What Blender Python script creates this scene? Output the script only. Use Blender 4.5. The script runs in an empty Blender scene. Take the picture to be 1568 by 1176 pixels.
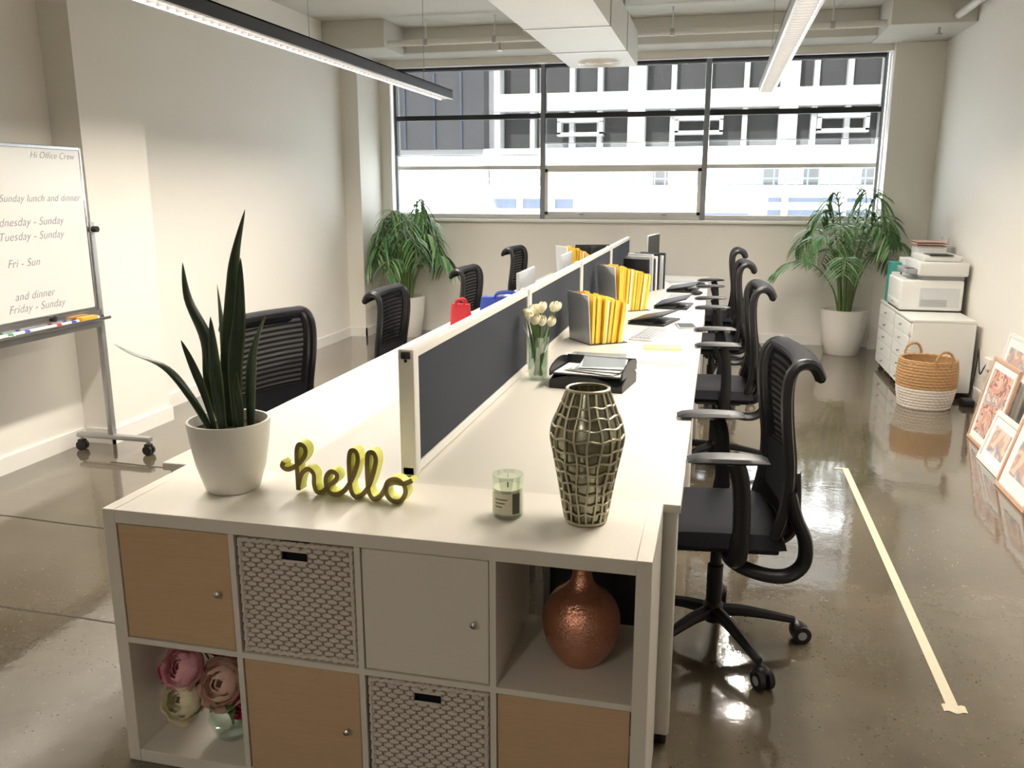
import bpy, bmesh, math, random
from mathutils import Vector, Matrix, Euler
random.seed(7)
R=math.radians
sc=bpy.context.scene
try:
    sc.view_settings.view_transform='Standard'
    sc.view_settings.look='None'
except Exception as e: print(e)

# ---------------------------------------------------------------- materials
def mat(name,col,rough=0.5,metal=0.0,bump=0.0,bscale=50,var=0.0,vscale=8,trans=0.0,spec=0.5,emit=None,estr=0,sheen=0):
    m=bpy.data.materials.new(name); m.use_nodes=True
    nt=m.node_tree; b=nt.nodes['Principled BSDF']
    b.inputs['Base Color'].default_value=(*col,1)
    b.inputs['Roughness'].default_value=rough
    b.inputs['Metallic'].default_value=metal
    b.inputs['Transmission Weight'].default_value=trans
    b.inputs['Specular IOR Level'].default_value=spec
    if emit: 
        b.inputs['Emission Color'].default_value=(*emit,1); b.inputs['Emission Strength'].default_value=estr
    tc=None
    if bump or var:
        tc=nt.nodes.new('ShaderNodeTexCoord')
    if var:
        n=nt.nodes.new('ShaderNodeTexNoise'); n.inputs['Scale'].default_value=vscale; n.inputs['Detail'].default_value=5
        nt.links.new(tc.outputs['Object'],n.inputs['Vector'])
        mx=nt.nodes.new('ShaderNodeMix'); mx.data_type='RGBA'
        mx.inputs[6].default_value=(*[c*(1-var) for c in col],1)
        mx.inputs[7].default_value=(*[min(1,c*(1+var)) for c in col],1)
        nt.links.new(n.outputs['Fac'],mx.inputs[0]); nt.links.new(mx.outputs[2],b.inputs['Base Color'])
    if bump:
        n2=nt.nodes.new('ShaderNodeTexNoise'); n2.inputs['Scale'].default_value=bscale; n2.inputs['Detail'].default_value=3
        nt.links.new(tc.outputs['Object'],n2.inputs['Vector'])
        bp=nt.nodes.new('ShaderNodeBump'); bp.inputs['Strength'].default_value=bump; bp.inputs['Distance'].default_value=0.01
        nt.links.new(n2.outputs['Fac'],bp.inputs['Height']); nt.links.new(bp.outputs['Normal'],b.inputs['Normal'])
    return m

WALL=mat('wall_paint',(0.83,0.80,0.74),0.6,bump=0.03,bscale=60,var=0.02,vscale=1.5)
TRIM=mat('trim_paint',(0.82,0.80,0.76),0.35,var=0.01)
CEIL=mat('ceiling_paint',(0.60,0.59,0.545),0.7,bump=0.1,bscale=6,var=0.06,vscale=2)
WHITE=mat('white_laminate',(0.64,0.612,0.545),0.35,var=0.015,vscale=3)
SHELFW=mat('white_foil',(0.74,0.70,0.625),0.38,var=0.015,vscale=3)
POWD=mat('white_powdercoat',(0.76,0.74,0.69),0.4,var=0.01)
BLACKP=mat('black_plastic',(0.012,0.012,0.014),0.42,var=0.1,vscale=20,spec=.4)
BLACKF=mat('black_fabric',(0.012,0.013,0.017),0.85,bump=0.3,bscale=400,var=0.15,vscale=60,spec=.3)
NAVY=mat('navy_fabric',(0.024,0.030,0.043),0.9,bump=0.3,bscale=500,var=0.12,vscale=90)
CHROME=mat('brushed_metal',(0.6,0.6,0.6),0.25,1.0,var=0.03)
GREYM=mat('grey_metal',(0.42,0.42,0.42),0.4,0.7,var=0.05)
DARKM=mat('dark_aluminium',(0.035,0.035,0.045),0.35,0.3,var=0.05)
COPPER=mat('copper_mosaic',(0.64,0.31,0.21),0.22,0.92,bump=0.3,bscale=160,var=0.18,vscale=70)
CHAMP=mat('champagne_metal',(0.54,0.49,0.36),0.35,0.55,var=0.08,vscale=40)
SOIL=mat('soil',(0.03,0.02,0.013),0.95,bump=0.8,bscale=80,var=0.4,vscale=60)
POT=mat('ceramic_white',(0.76,0.735,0.68),0.35,var=0.015)
LEAF=mat('leaf_green',(0.06,0.17,0.05),0.4,var=0.35,vscale=12)
LEAF2=mat('leaf_green_light',(0.17,0.30,0.11),0.4,var=0.3,vscale=12)
STEM=mat('stem_green',(0.14,0.22,0.07),0.5,var=0.2,vscale=20)
SNAKE=mat('snake_leaf',(0.020,0.042,0.018),0.35,var=0.6,vscale=28)
SNAKEE=mat('snake_leaf_edge',(0.09,0.12,0.035),0.4,var=0.2,vscale=20)
YEL=mat('yellow_enamel',(0.82,0.82,0.18),0.4,var=0.03)
BRASS=mat('brass_face',(0.26,0.21,0.08),0.3,0.75,var=0.1,vscale=20)
WAX=mat('wax',(0.85,0.78,0.6),0.5,var=0.02)
LABEL=mat('label_paper',(0.10,0.10,0.07),0.6,var=0.1,vscale=60)
PAPER=mat('paper',(0.85,0.85,0.83),0.6,var=0.02)
YPAPER=mat('yellow_folder',(0.88,0.60,0.08),0.55,var=0.08,vscale=10)
YPAPER2=mat('amber_folder',(0.80,0.46,0.05),0.55,var=0.08,vscale=10)
GREYP=mat('grey_plastic',(0.35,0.36,0.38),0.45,var=0.03)
SILV=mat('silver_plastic',(0.62,0.64,0.66),0.35,0.3,var=0.02)
PRINTW=mat('printer_plastic',(0.76,0.76,0.73),0.4,var=0.01)
TEAL=mat('teal_card',(0.05,0.35,0.30),0.5,var=0.05)
PINKW=mat('pink_tray',(0.75,0.5,0.42),0.5,var=0.05)
BLUEF=mat('blue_fabric',(0.02,0.05,0.30),0.8,bump=0.2,bscale=300,var=0.15)
REDF=mat('red_fabric',(0.45,0.02,0.03),0.8,bump=0.2,bscale=300,var=0.15)
WICKW=mat('white_wicker',(0.70,0.635,0.57),0.75,bump=0.4,bscale=250,var=0.12,vscale=120)
WICKD=mat('wicker_gap_shade',(0.27,0.225,0.18),0.85,bump=0.4,bscale=250,var=0.2,vscale=120)  # shade in the gaps between strands, put into the colour
WICKT=mat('seagrass',(0.46,0.27,0.12),0.8,bump=0.5,bscale=250,var=0.3,vscale=60)
PKD=mat('petal_magenta',(0.85,0.08,0.28),0.55,var=0.2,vscale=30)
PKL=mat('petal_pink',(0.95,0.50,0.56),0.55,var=0.12,vscale=30)
PKP=mat('petal_peach',(0.95,0.66,0.55),0.55,var=0.12,vscale=30)
CRM=mat('petal_cream',(0.95,0.88,0.64),0.55,var=0.08,vscale=30)
TUL=mat('tulip_cream',(0.90,0.85,0.62),0.55,var=0.1,vscale=30)
WOODF=mat('frame_wood',(0.58,0.36,0.25),0.5,var=0.15,vscale=25)
DARK=mat('hole_shade_dark',(0.01,0.01,0.01),0.9,var=0.1)
FRAMEW=mat('window_frame_paint',(0.30,0.31,0.33),0.45,var=0.03)
FRAMED=mat('window_transom_paint',(0.06,0.06,0.07),0.45,var=0.03)
INK=mat('marker_ink',(0.25,0.26,0.31),0.6,var=0.1)
GREENM=mat('marker_green',(0.02,0.3,0.1),0.5,var=0.05)
BLUEM=mat('marker_blue',(0.02,0.05,0.4),0.5,var=0.05)
ORNG=mat('orange_plastic',(0.8,0.35,0.03),0.5,var=0.05)
PIPE=mat('pipe_paint',(0.68,0.67,0.63),0.5,var=0.04)
LOUV=mat('louvre_blade',(0.008,0.008,0.008),0.7,var=0.1,spec=.1)

def oak():
    m=mat('oak_veneer',(0.60,0.40,0.22),0.45)
    nt=m.node_tree;b=nt.nodes['Principled BSDF']
    tc=nt.nodes.new('ShaderNodeTexCoord');mp=nt.nodes.new('ShaderNodeMapping');mp.inputs['Scale'].default_value=(4,4,90)
    n=nt.nodes.new('ShaderNodeTexNoise');n.inputs['Scale'].default_value=2.5;n.inputs['Detail'].default_value=6
    r=nt.nodes.new('ShaderNodeValToRGB')
    r.color_ramp.elements[0].position=0.25;r.color_ramp.elements[0].color=(0.54,0.375,0.22,1)
    r.color_ramp.elements[1].position=0.75;r.color_ramp.elements[1].color=(0.61,0.43,0.26,1)
    nt.links.new(tc.outputs['Object'],mp.inputs[0]);nt.links.new(mp.outputs[0],n.inputs['Vector'])
    nt.links.new(n.outputs['Fac'],r.inputs[0]);nt.links.new(r.outputs[0],b.inputs['Base Color'])
    return m
OAK=oak()

def floor_mat():
    m=mat('polished_concrete',(0.2,0.18,0.15),0.12)
    nt=m.node_tree;b=nt.nodes['Principled BSDF'];L=nt.links
    tc=nt.nodes.new('ShaderNodeTexCoord')
    def noise(s,d=6,r=0.6):
        n=nt.nodes.new('ShaderNodeTexNoise');n.inputs['Scale'].default_value=s;n.inputs['Detail'].default_value=d
        n.inputs['Roughness'].default_value=r;L.new(tc.outputs['Object'],n.inputs['Vector']);return n
    n1=noise(1.3);r1=nt.nodes.new('ShaderNodeValToRGB')
    r1.color_ramp.elements[0].position=0.32;r1.color_ramp.elements[0].color=(0.080,0.064,0.043,1)
    r1.color_ramp.elements[1].position=0.68;r1.color_ramp.elements[1].color=(0.140,0.117,0.083,1)
    L.new(n1.outputs['Fac'],r1.inputs[0])
    v=nt.nodes.new('ShaderNodeTexVoronoi');v.inputs['Scale'].default_value=55;L.new(tc.outputs['Object'],v.inputs['Vector'])
    r2=nt.nodes.new('ShaderNodeValToRGB');r2.color_ramp.elements[0].position=0.12;r2.color_ramp.elements[0].color=(1,1,1,1)
    r2.color_ramp.elements[1].position=0.28;r2.color_ramp.elements[1].color=(0,0,0,1)
    L.new(v.outputs['Distance'],r2.inputs[0])
    n3=noise(5,4);r3=nt.nodes.new('ShaderNodeValToRGB');r3.color_ramp.elements[0].position=0.47;r3.color_ramp.elements[1].position=0.6
    L.new(n3.outputs['Fac'],r3.inputs[0])
    mu=nt.nodes.new('ShaderNodeMath');mu.operation='MULTIPLY';L.new(r2.outputs[0],mu.inputs[0]);L.new(r3.outputs[0],mu.inputs[1])
    mu2=nt.nodes.new('ShaderNodeMath');mu2.operation='MULTIPLY';L.new(mu.outputs[0],mu2.inputs[0]);mu2.inputs[1].default_value=0.75
    mx=nt.nodes.new('ShaderNodeMix');mx.data_type='RGBA';L.new(mu2.outputs[0],mx.inputs[0]);L.new(r1.outputs[0],mx.inputs[6]);mx.inputs[7].default_value=(0.033,0.027,0.02,1)
    v2=nt.nodes.new('ShaderNodeTexVoronoi');v2.inputs['Scale'].default_value=34;L.new(tc.outputs['Object'],v2.inputs['Vector'])
    r4=nt.nodes.new('ShaderNodeValToRGB');r4.color_ramp.elements[0].position=0.07;r4.color_ramp.elements[0].color=(.5,.5,.5,1);r4.color_ramp.elements[1].position=0.14;r4.color_ramp.elements[1].color=(0,0,0,1)
    L.new(v2.outputs['Distance'],r4.inputs[0])
    mx2=nt.nodes.new('ShaderNodeMix');mx2.data_type='RGBA';L.new(r4.outputs[0],mx2.inputs[0]);L.new(mx.outputs[2],mx2.inputs[6]);mx2.inputs[7].default_value=(0.23,0.195,0.14,1)
    L.new(mx2.outputs[2],b.inputs['Base Color'])
    n4=noise(6,6);mr=nt.nodes.new('ShaderNodeMapRange');mr.inputs[1].default_value=.35;mr.inputs[2].default_value=.7;mr.inputs[3].default_value=0.03;mr.inputs[4].default_value=0.15
    L.new(n4.outputs['Fac'],mr.inputs[0]);L.new(mr.outputs[0],b.inputs['Roughness'])
    b.inputs['Specular IOR Level'].default_value=0.75
    b.inputs['Coat Weight'].default_value=0.6;b.inputs['Coat Roughness'].default_value=0.03
    n5=noise(5,5,.62);bp=nt.nodes.new('ShaderNodeBump');bp.inputs['Strength'].default_value=0.12;bp.inputs['Distance'].default_value=0.01
    L.new(n5.outputs['Fac'],bp.inputs['Height']);L.new(bp.outputs['Normal'],b.inputs['Normal']);L.new(bp.outputs['Normal'],b.inputs['Coat Normal'])
    return m
FLOOR=floor_mat()
LINEM=mat('floor_line_paint',(0.60,0.54,0.40),0.3,var=0.12,vscale=30)
CUTSHADE=mat('cut_shadow_dark',(0.04,0.033,0.025),0.5,var=0.3,vscale=20)

def transp(name,tcol,dcol,fac,gloss=False,rough=0.1):
    m=bpy.data.materials.new(name);m.use_nodes=True;nt=m.node_tree
    for n in list(nt.nodes): nt.nodes.remove(n)
    o=nt.nodes.new('ShaderNodeOutputMaterial');mx=nt.nodes.new('ShaderNodeMixShader')
    t=nt.nodes.new('ShaderNodeBsdfTransparent');t.inputs[0].default_value=(*tcol,1)
    d=nt.nodes.new('ShaderNodeBsdfGlossy' if gloss else 'ShaderNodeBsdfDiffuse');d.inputs[0].default_value=(*dcol,1)
    if gloss:d.inputs['Roughness'].default_value=rough
    mx.inputs[0].default_value=fac
    nt.links.new(t.outputs[0],mx.inputs[1]);nt.links.new(d.outputs[0],mx.inputs[2]);nt.links.new(mx.outputs[0],o.inputs[0])
    return m
PANE=transp('window_glass',(0.96,0.98,0.98),(1,1,1),0.04,True,0.02)
BLIND=transp('blind_mesh',(0.31,0.305,0.30),(0.16,0.16,0.16),0.25)
GLASS=transp('clear_glass',(0.88,0.93,0.89),(1,1,1),0.16,True,0.03)
SMOKE=transp('smoky_glass',(0.36,0.36,0.27),(0.40,0.40,0.31),0.68,True,0.22)
PLAST=transp('clear_plastic',(0.85,0.88,0.9),(1,1,1),0.35,True,0.2)
def meshmat():
    m=transp('chair_mesh',(0.55,0.55,0.55),(0.012,0.013,0.016),0.72)
    nt=m.node_tree;mx=[n for n in nt.nodes if n.type=='MIX_SHADER'][0]
    tc=nt.nodes.new('ShaderNodeTexCoord');w=nt.nodes.new('ShaderNodeTexWave');w.bands_direction='Z';w.inputs['Scale'].default_value=13
    nt.links.new(tc.outputs['Object'],w.inputs['Vector'])
    mr=nt.nodes.new('ShaderNodeMapRange');mr.inputs[3].default_value=0.80;mr.inputs[4].default_value=1.0
    nt.links.new(w.outputs['Fac'],mr.inputs[0]);nt.links.new(mr.outputs[0],mx.inputs[0])
    return m
CMESH=meshmat()
def artmat(name,cols,scale):
    m=mat(name,cols[0],0.4);nt=m.node_tree;b=nt.nodes['Principled BSDF']
    tc=nt.nodes.new('ShaderNodeTexCoord');n=nt.nodes.new('ShaderNodeTexNoise');n.inputs['Scale'].default_value=scale;n.inputs['Detail'].default_value=2;n.inputs['Distortion'].default_value=0.6
    r=nt.nodes.new('ShaderNodeValToRGB');r.color_ramp.interpolation='CONSTANT'
    while len(r.color_ramp.elements)<len(cols): r.color_ramp.elements.new(0.5)
    for i,c in enumerate(cols):
        r.color_ramp.elements[i].position=0.34+0.36*i/len(cols) if i else 0;r.color_ramp.elements[i].color=(*c,1)
    nt.links.new(tc.outputs['Object'],n.inputs['Vector']);nt.links.new(n.outputs['Fac'],r.inputs[0]);nt.links.new(r.outputs[0],b.inputs['Base Color'])
    return m
ART1=artmat('art_print_warm',[(0.66,0.36,0.29),(0.74,0.52,0.42),(0.40,0.16,0.13),(0.72,0.48,0.39),(0.38,0.36,0.39),(0.74,0.62,0.54)],9)
ART2=artmat('art_print_beige',[(0.74,0.60,0.50),(0.62,0.40,0.32),(0.34,0.36,0.44),(0.72,0.55,0.46),(0.78,0.70,0.63)],8)

# ---------------------------------------------------------------- mesh builder
class MB:
    def __init__(s): s.v=[];s.f=[];s.m=[];s.mats=[];s.M=Matrix.Identity(4)
    def mi(s,mt):
        if mt not in s.mats:s.mats.append(mt)
        return s.mats.index(mt)
    def add(s,vs,fs,mt):
        o=len(s.v);s.v+=[s.M@Vector(p) for p in vs];k=s.mi(mt)
        for f in fs:
            s.f.append([i+o for i in f]);s.m.append(k)
    def box(s,x0,x1,y0,y1,z0,z1,mt,bev=0.0,seg=2,M=None):
        if bev<=0:
            vs=[(x,y,z) for x in(x0,x1) for y in(y0,y1) for z in(z0,z1)]
            fs=[(0,1,3,2),(4,6,7,5),(0,4,5,1),(2,3,7,6),(0,2,6,4),(1,5,7,3)]
        else:
            bm=bmesh.new();bmesh.ops.create_cube(bm,size=1)
            for v in bm.verts:
                v.co=Vector(((x0+x1)/2+v.co.x*(x1-x0),(y0+y1)/2+v.co.y*(y1-y0),(z0+z1)/2+v.co.z*(z1-z0)))
            bmesh.ops.bevel(bm,geom=list(bm.edges),offset=bev,segments=seg,profile=0.5,affect='EDGES')
            bm.verts.index_update();vs=[v.co.copy() for v in bm.verts];fs=[[v.index for v in f.verts] for f in bm.faces];bm.free()
        if M is not None: vs=[M@Vector(p) for p in vs]
        s.add(vs,fs,mt)
    def lathe(s,prof,mt,n=32,c=(0,0,0),M=None,capb=False,capt=False):
        vs=[];fs=[];k=len(prof)
        for i in range(n):
            a=2*math.pi*i/n
            for r,z in prof: vs.append(Vector((r*math.cos(a)+c[0],r*math.sin(a)+c[1],z+c[2])))
        for i in range(n):
            j=(i+1)%n
            for q in range(k-1): fs.append((i*k+q,j*k+q,j*k+q+1,i*k+q+1))
        if capb: fs.append([i*k for i in range(n)][::-1])
        if capt: fs.append([i*k+k-1 for i in range(n)])
        if M is not None: vs=[M@p for p in vs]
        s.add(vs,fs,mt)
    def cyl(s,p0,p1,r,mt,n=16,r1=None):
        s.tube([p0,p1],[r,r if r1 is None else r1],mt,n)
    def tube(s,pts,rad,mt,n=8,flat=None,closed=False,up=None):
        pts=[Vector(p) for p in pts];k=len(pts)
        if not hasattr(rad,'__len__'):rad=[rad]*k
        rad=list(rad)+[rad[-1]]*max(0,k-len(rad))
        vs=[];fs=[]
        t0=(pts[1]-pts[0]).normalized()
        ref=Vector(up) if up else (Vector((0,0,1)) if abs(t0.z)<0.9 else Vector((1,0,0)))
        nrm=(ref-t0*ref.dot(t0)).normalized()
        for i in range(k):
            if closed: t=(pts[(i+1)%k]-pts[i-1])
            elif i==0:t=pts[1]-pts[0]
            elif i==k-1:t=pts[-1]-pts[-2]
            else:t=pts[i+1]-pts[i-1]
            if t.length<1e-9:t=t0.copy()
            t.normalize()
            if up: ref=Vector(up);nn=(ref-t*ref.dot(t))
            else: nn=(nrm-t*nrm.dot(t))
            if nn.length>1e-5:nrm=nn.normalized()
            b=t.cross(nrm)
            fx=flat if flat else 1
            for j in range(n):
                a=2*math.pi*j/n
                vs.append(pts[i]+nrm*(math.cos(a)*rad[i])+b*(math.sin(a)*rad[i]*fx))
        m=k if closed else k-1
        for i in range(m):
            i2=(i+1)%k
            for j in range(n):
                j2=(j+1)%n
                fs.append((i*n+j,i*n+j2,i2*n+j2,i2*n+j))
        if not closed:
            fs.append([j for j in range(n)][::-1]);fs.append([(k-1)*n+j for j in range(n)])
        s.add(vs,fs,mt)
    def grid(s,fn,nu,nv,mt,skip=None,alt=None,mt2=None):
        vs=[fn(i/nu,j/nv) for j in range(nv+1) for i in range(nu+1)];fs=[];f2=[]
        for j in range(nv):
            for i in range(nu):
                if skip and skip((i+.5)/nu,(j+.5)/nv):continue
                a=j*(nu+1)+i;q=(a,a+1,a+nu+2,a+nu+1)
                if alt and alt((i+.5)/nu,(j+.5)/nv): f2.append(q)
                else: fs.append(q)
        o=len(s.v);s.add(vs,fs,mt)
        if f2:
            k=s.mi(mt2)
            for f in f2: s.f.append([i+o for i in f]);s.m.append(k)
    def sph(s,c,r,mt,n=16,sz=(1,1,1)):
        prof=[(max(1e-4,math.sin(math.pi*i/10)*r),-math.cos(math.pi*i/10)*r) for i in range(11)]
        M=Matrix.Translation(c)@Matrix.Diagonal((*sz,1))
        s.lathe(prof,mt,n,(0,0,0),M)
    def finish(s,name,loc=(0,0,0),rot=(0,0,0),ang=38,parent=None,fixn=True):
        me=bpy.data.meshes.new(name);me.from_pydata([tuple(p) for p in s.v],[],s.f)
        for m in s.mats: me.materials.append(m)
        me.polygons.foreach_set('material_index',s.m)
        me.polygons.foreach_set('use_smooth',[True]*len(s.f));me.update()
        if fixn:
            bm=bmesh.new();bm.from_mesh(me);bmesh.ops.recalc_face_normals(bm,faces=bm.faces);bm.to_mesh(me);bm.free()
        try: me.set_sharp_from_angle(angle=R(ang))
        except Exception: pass
        ob=bpy.data.objects.new(name,me);ob.location=loc;ob.rotation_euler=rot;sc.collection.objects.link(ob)
        if parent: ob.parent=parent
        return ob
def inst(ob,loc,rot=(0,0,0),name=None,scale=(1,1,1)):
    o=bpy.data.objects.new(name or ob.name.split('.')[0],ob.data);o.location=loc;o.rotation_euler=rot;o.scale=scale
    sc.collection.objects.link(o);return o
def simple(name,*boxes):
    m=MB()
    for b in boxes: m.box(*b)
    return m.finish(name)
def catmull(P,n=6,closed=False):
    P=[Vector(p) for p in P];out=[];k=len(P)
    for i in range(k-1):
        p0=P[max(i-1,0)];p1=P[i];p2=P[i+1];p3=P[min(i+2,k-1)]
        for j in range(n):
            t=j/n
            out.append(0.5*((2*p1)+(-p0+p2)*t+(2*p0-5*p1+4*p2-p3)*t*t+(-p0+3*p1-3*p2+p3)*t**3))
    out.append(P[-1]);return out

# ---------------------------------------------------------------- room
LW=-3.95; LWF=-3.97; RW=2.03; BW=9.40; NW=-2.2; CH=3.25; CX=-3.78
WX=[-3.65,-1.92,-0.17,1.56]; WZ0,WZ1=1.29,2.93
simple('floor',(-4.6,2.4,NW-.2,9.8,-0.15,0.0,FLOOR))
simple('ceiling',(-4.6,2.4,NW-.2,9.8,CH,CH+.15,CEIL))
simple('wall_left',(-4.6,LW,NW,4.55,0,CH,WALL),(-4.6,-3.74,4.55,5.15,0,CH,WALL),(-4.6,LWF,5.15,BW,0,CH,WALL),(-4.6,CX,8.8,BW,0,CH,WALL))
simple('wall_right',(RW,RW+.3,NW,9.8,0,CH,WALL))
simple('wall_near',(-4.6,2.4,NW-.2,NW,0,CH,WALL))
simple('wall_back',(-4.6,WX[0],BW,BW+.3,0,CH,WALL),(WX[3]+.02,RW,BW-.12,BW+.3,0,CH,WALL),(WX[0],WX[3]+.02,BW,BW+.3,0,WZ0,WALL),(WX[0],WX[3]+.02,BW,BW+.3,WZ1,CH,WALL))
simple('trim_sill',(WX[0]-.03,WX[3]+.02,BW-.05,BW+.2,WZ0-.03,WZ0+.0,TRIM,.004))
h=.10
simple('baseboard_left',(LW,LW+.015,NW,4.55,0,h,TRIM),(-3.74,-3.725,4.535,5.165,0,h,TRIM),(LW,-3.725,4.535,4.55,0,h,TRIM),(LWF,LWF+.015,5.15,8.8,0,h,TRIM),(LWF,CX+.015,8.785,8.8,0,h,TRIM),(CX,CX+.015,8.785,BW,0,h,TRIM))
simple('baseboard_back',(CX,WX[3]+.02,BW-.015,BW,0,h,TRIM),(WX[3]+.005,RW,BW-.135,BW-.12,0,h,TRIM))
simple('baseboard_right',(RW-.015,RW,NW,BW-.12,0,h,TRIM))
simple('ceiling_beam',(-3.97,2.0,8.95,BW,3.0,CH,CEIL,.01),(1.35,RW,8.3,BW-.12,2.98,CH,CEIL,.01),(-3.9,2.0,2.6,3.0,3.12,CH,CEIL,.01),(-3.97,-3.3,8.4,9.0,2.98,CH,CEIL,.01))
m=MB()
m.grid(lambda u,v:Vector((.789+v*.036,2.66+u*2.45,.0015)),4,1,LINEM)
m.grid(lambda u,v:Vector((.775+u*.07,2.635+v*.04+.006*math.sin(u*9),.002)),8,1,LINEM)
m.grid(lambda u,v:Vector((.745+u*.08,5.09+v*.025,.002)),8,1,LINEM)
m.finish('floor_line_marking')
m=MB()
for (x0,y0,x1,y1,w) in [(-3.9,3.35,-1.7,3.25,.010),(-3.5,4.2,-1.7,4.12,.016),(-3.9,2.55,-1.6,2.5,.008)]:
    m.grid(lambda u,v:Vector((x0+(x1-x0)*u,y0+(y1-y0)*u+v*w+.002*math.sin(u*30),.0012)),40,1,CUTSHADE)
m.finish('floor_cut_shadow_line')  # thin dark strips: saw cuts, with shadow lines painted among them

# ---------------------------------------------------------------- windows
FY=BW+.12
for i in range(3):
    m=MB();x0,x1=WX[i],WX[i+1];fw=.028
    m.box(x0,x0+fw,FY,FY+.07,WZ0,WZ1,FRAMEW);m.box(x1-fw,x1,FY,FY+.07,WZ0,WZ1,FRAMEW)
    for z,t in((WZ0,.05),(1.83,.04),(2.37,.05),(WZ1-.04,.04)): m.box(x0+fw,x1-fw,FY,FY+.07,z,z+t,FRAMED if z>1.9 else TRIM)
    m.box(x0+fw,x1-fw,FY+.03,FY+.036,WZ0+.05,WZ1-.04,PANE)
    if i==1:
        m.box(x0+fw,x0+fw+.035,FY-.01,FY+.04,WZ0+.05,1.83,TRIM);m.box(x1-fw-.035,x1-fw,FY-.01,FY+.04,WZ0+.05,1.83,TRIM)
        m.box(x0+fw,x1-fw,FY-.01,FY+.04,1.80,1.83,TRIM);m.box(x0+fw,x1-fw,FY-.01,FY+.04,WZ0+.05,WZ0+.08,TRIM)
        for xx in (-1.5,-.6): m.box(xx,xx+.05,FY-.04,FY-.01,WZ0+.05,WZ0+.065,GREYM,.003)
    m.finish('window_%d'%(i+1))
for i,zb in enumerate((1.99,2.11,2.12)):
    m=MB();x0,x1=WX[i]+.03,WX[i+1]-.03
    m.grid(lambda u,v:Vector((x0+(x1-x0)*u,FY-.055,zb+(WZ1-.03-zb)*v)),2,2,BLIND)
    m.cyl((x0,FY-.06,WZ1-.025),(x1,FY-.06,WZ1-.025),.018,DARKM,14)
    m.box(x0,x1,FY-.060,FY-.050,zb-.012,zb-.002,GREYM,.002)
    m.finish('roller_blind')

# ---------------------------------------------------------------- outside
FACW=mat('facade_white',(0.84,0.84,0.84),0.7,var=0.03,vscale=.5)
FACG=mat('facade_glass',(0.080,0.080,0.080),0.5,var=0.4,vscale=.35)
FACD=mat('facade_grey',(0.11,0.11,0.115),0.7,var=0.15,vscale=.4)
FACB=mat('facade_bluegrey',(0.105,0.125,0.175),0.6,var=0.15,vscale=.5)
m=MB();Y=50
def B(*a): m.box(*a)
B(-13,26,Y+.9,Y+8,-8,16,FACG)
B(-26,-13.2,Y-1.5,Y+8,3.9,16,FACD)
for x in (-25.2,-23.4,-21.6,-19.8,-18,-16.2,-14.6): B(x,x+.14,Y-1.62,Y-1.4,3.9,16,FACB)
for x in (-13.5,-5.2,2.9,8.0,13.5,19): B(x,x+.95,Y-.35,Y+.7,3.2,16,FACW)
for z in (6.0,9.9,13.5): B(-13.3,26,Y-.4,Y+.9,z,z+.95,FACW)
B(-13.3,26,Y-1.4,Y+.7,3.0,3.9,FACW)
for x in (-10.9,-8.6,-7.0,-2.9,-1.0,1.0,4.6,6.3,9.9,11.6): B(x,x+.28,Y+.2,Y+.9,3.6,16,FACW)
for x in (-9.2,-2.6,4.9):
    B(x,x+2.6,Y-.3,Y+.6,5.35,5.6,FACW);B(x,x+.2,Y-.3,Y+.6,4.7,5.4,FACW);B(x+2.4,x+2.6,Y-.3,Y+.6,4.7,5.4,FACW);B(x,x+2.6,Y-.3,Y+.6,4.6,4.8,FACW)
B(-13.3,26,Y+.1,Y+.5,1.9,3.0,FACW)
B(-13,26,Y-2.6,Y+.6,1.45,1.85,FACW)
for i in range(70): B(-13+i*.56,-12.92+i*.56,Y-2.5,Y-2.45,1.85,2.75,FACB)
for z in (2.15,2.7): B(-13,26,Y-2.52,Y-2.44,z,z+.09,FACB)
for x in (-3.6,2.2,4.3,7.2,8.9): B(x,x+.8,Y-1.6,Y-1.2,1.85,2.7,FACG)
B(-30,-13.4,Y-.9,Y+.6,-8,3.9,FACW)
B(-13.4,26,Y-.4,Y+.6,-8,1.45,FACW)
B(-13,-8.2,Y-.5,Y-.4,.55,1.1,FACB);B(-13,-8.2,Y-.5,Y-.4,-.9,-.1,FACB)
B(-7.4,1.6,Y-.5,Y-.4,-1.2,.35,FACB);B(-7.4,1.6,Y-.6,Y-.5,-.35,-.2,FACW)
B(2.6,26,Y-.5,Y-.4,-1.2,.55,FACB);B(2.6,26,Y-.6,Y-.5,-.1,.05,FACW);B(2.6,12,Y-.5,Y-.4,.95,1.2,FACB)
for x in (-11.5,-9.6,-4.5,3.3,6.3): B(x,x+.35,Y-.65,Y-.5,-4,1.3,FACW)
m.finish('neighbouring_building')
simple('street',(-60,60,9.9,70,-8.3,-8,FACW))

# ---------------------------------------------------------------- ceiling services
m=MB();z=2.72
m.box(-1.42,-.80,-1.0,8.35,z,z+.30,PIPE,.006)
m.box(-1.47,-.76,3.1,5.15,z-.03,z+.30,PIPE,.006)
for y in (6.3,7.4): m.box(-1.425,-.795,y,y+.02,z-.004,z+.30,GREYM)
m.lathe([(.03,-.01),(.12,-.012),(.125,0),(.16,-.004),(.2,-.01),(.21,0.0)],TRIM,28,(-1.1,8.0,z))
for r in(.06,.09,.15,.18): m.lathe([(r,-.006),(r+.012,-.018),(r+.018,-.006)],TRIM,28,(-1.1,8.0,z))
for y in (1.0,4.5,7.5):
    for x in (-1.38,-.84): m.cyl((x,y,z+.29),(x,y,CH+.01),.008,GREYM,8)
m.finish('ventilation_duct')
m=MB()
m.tube([(-3.95,8.5,3.03),(1.95,8.5,3.03)],.03,PIPE,12)
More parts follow.
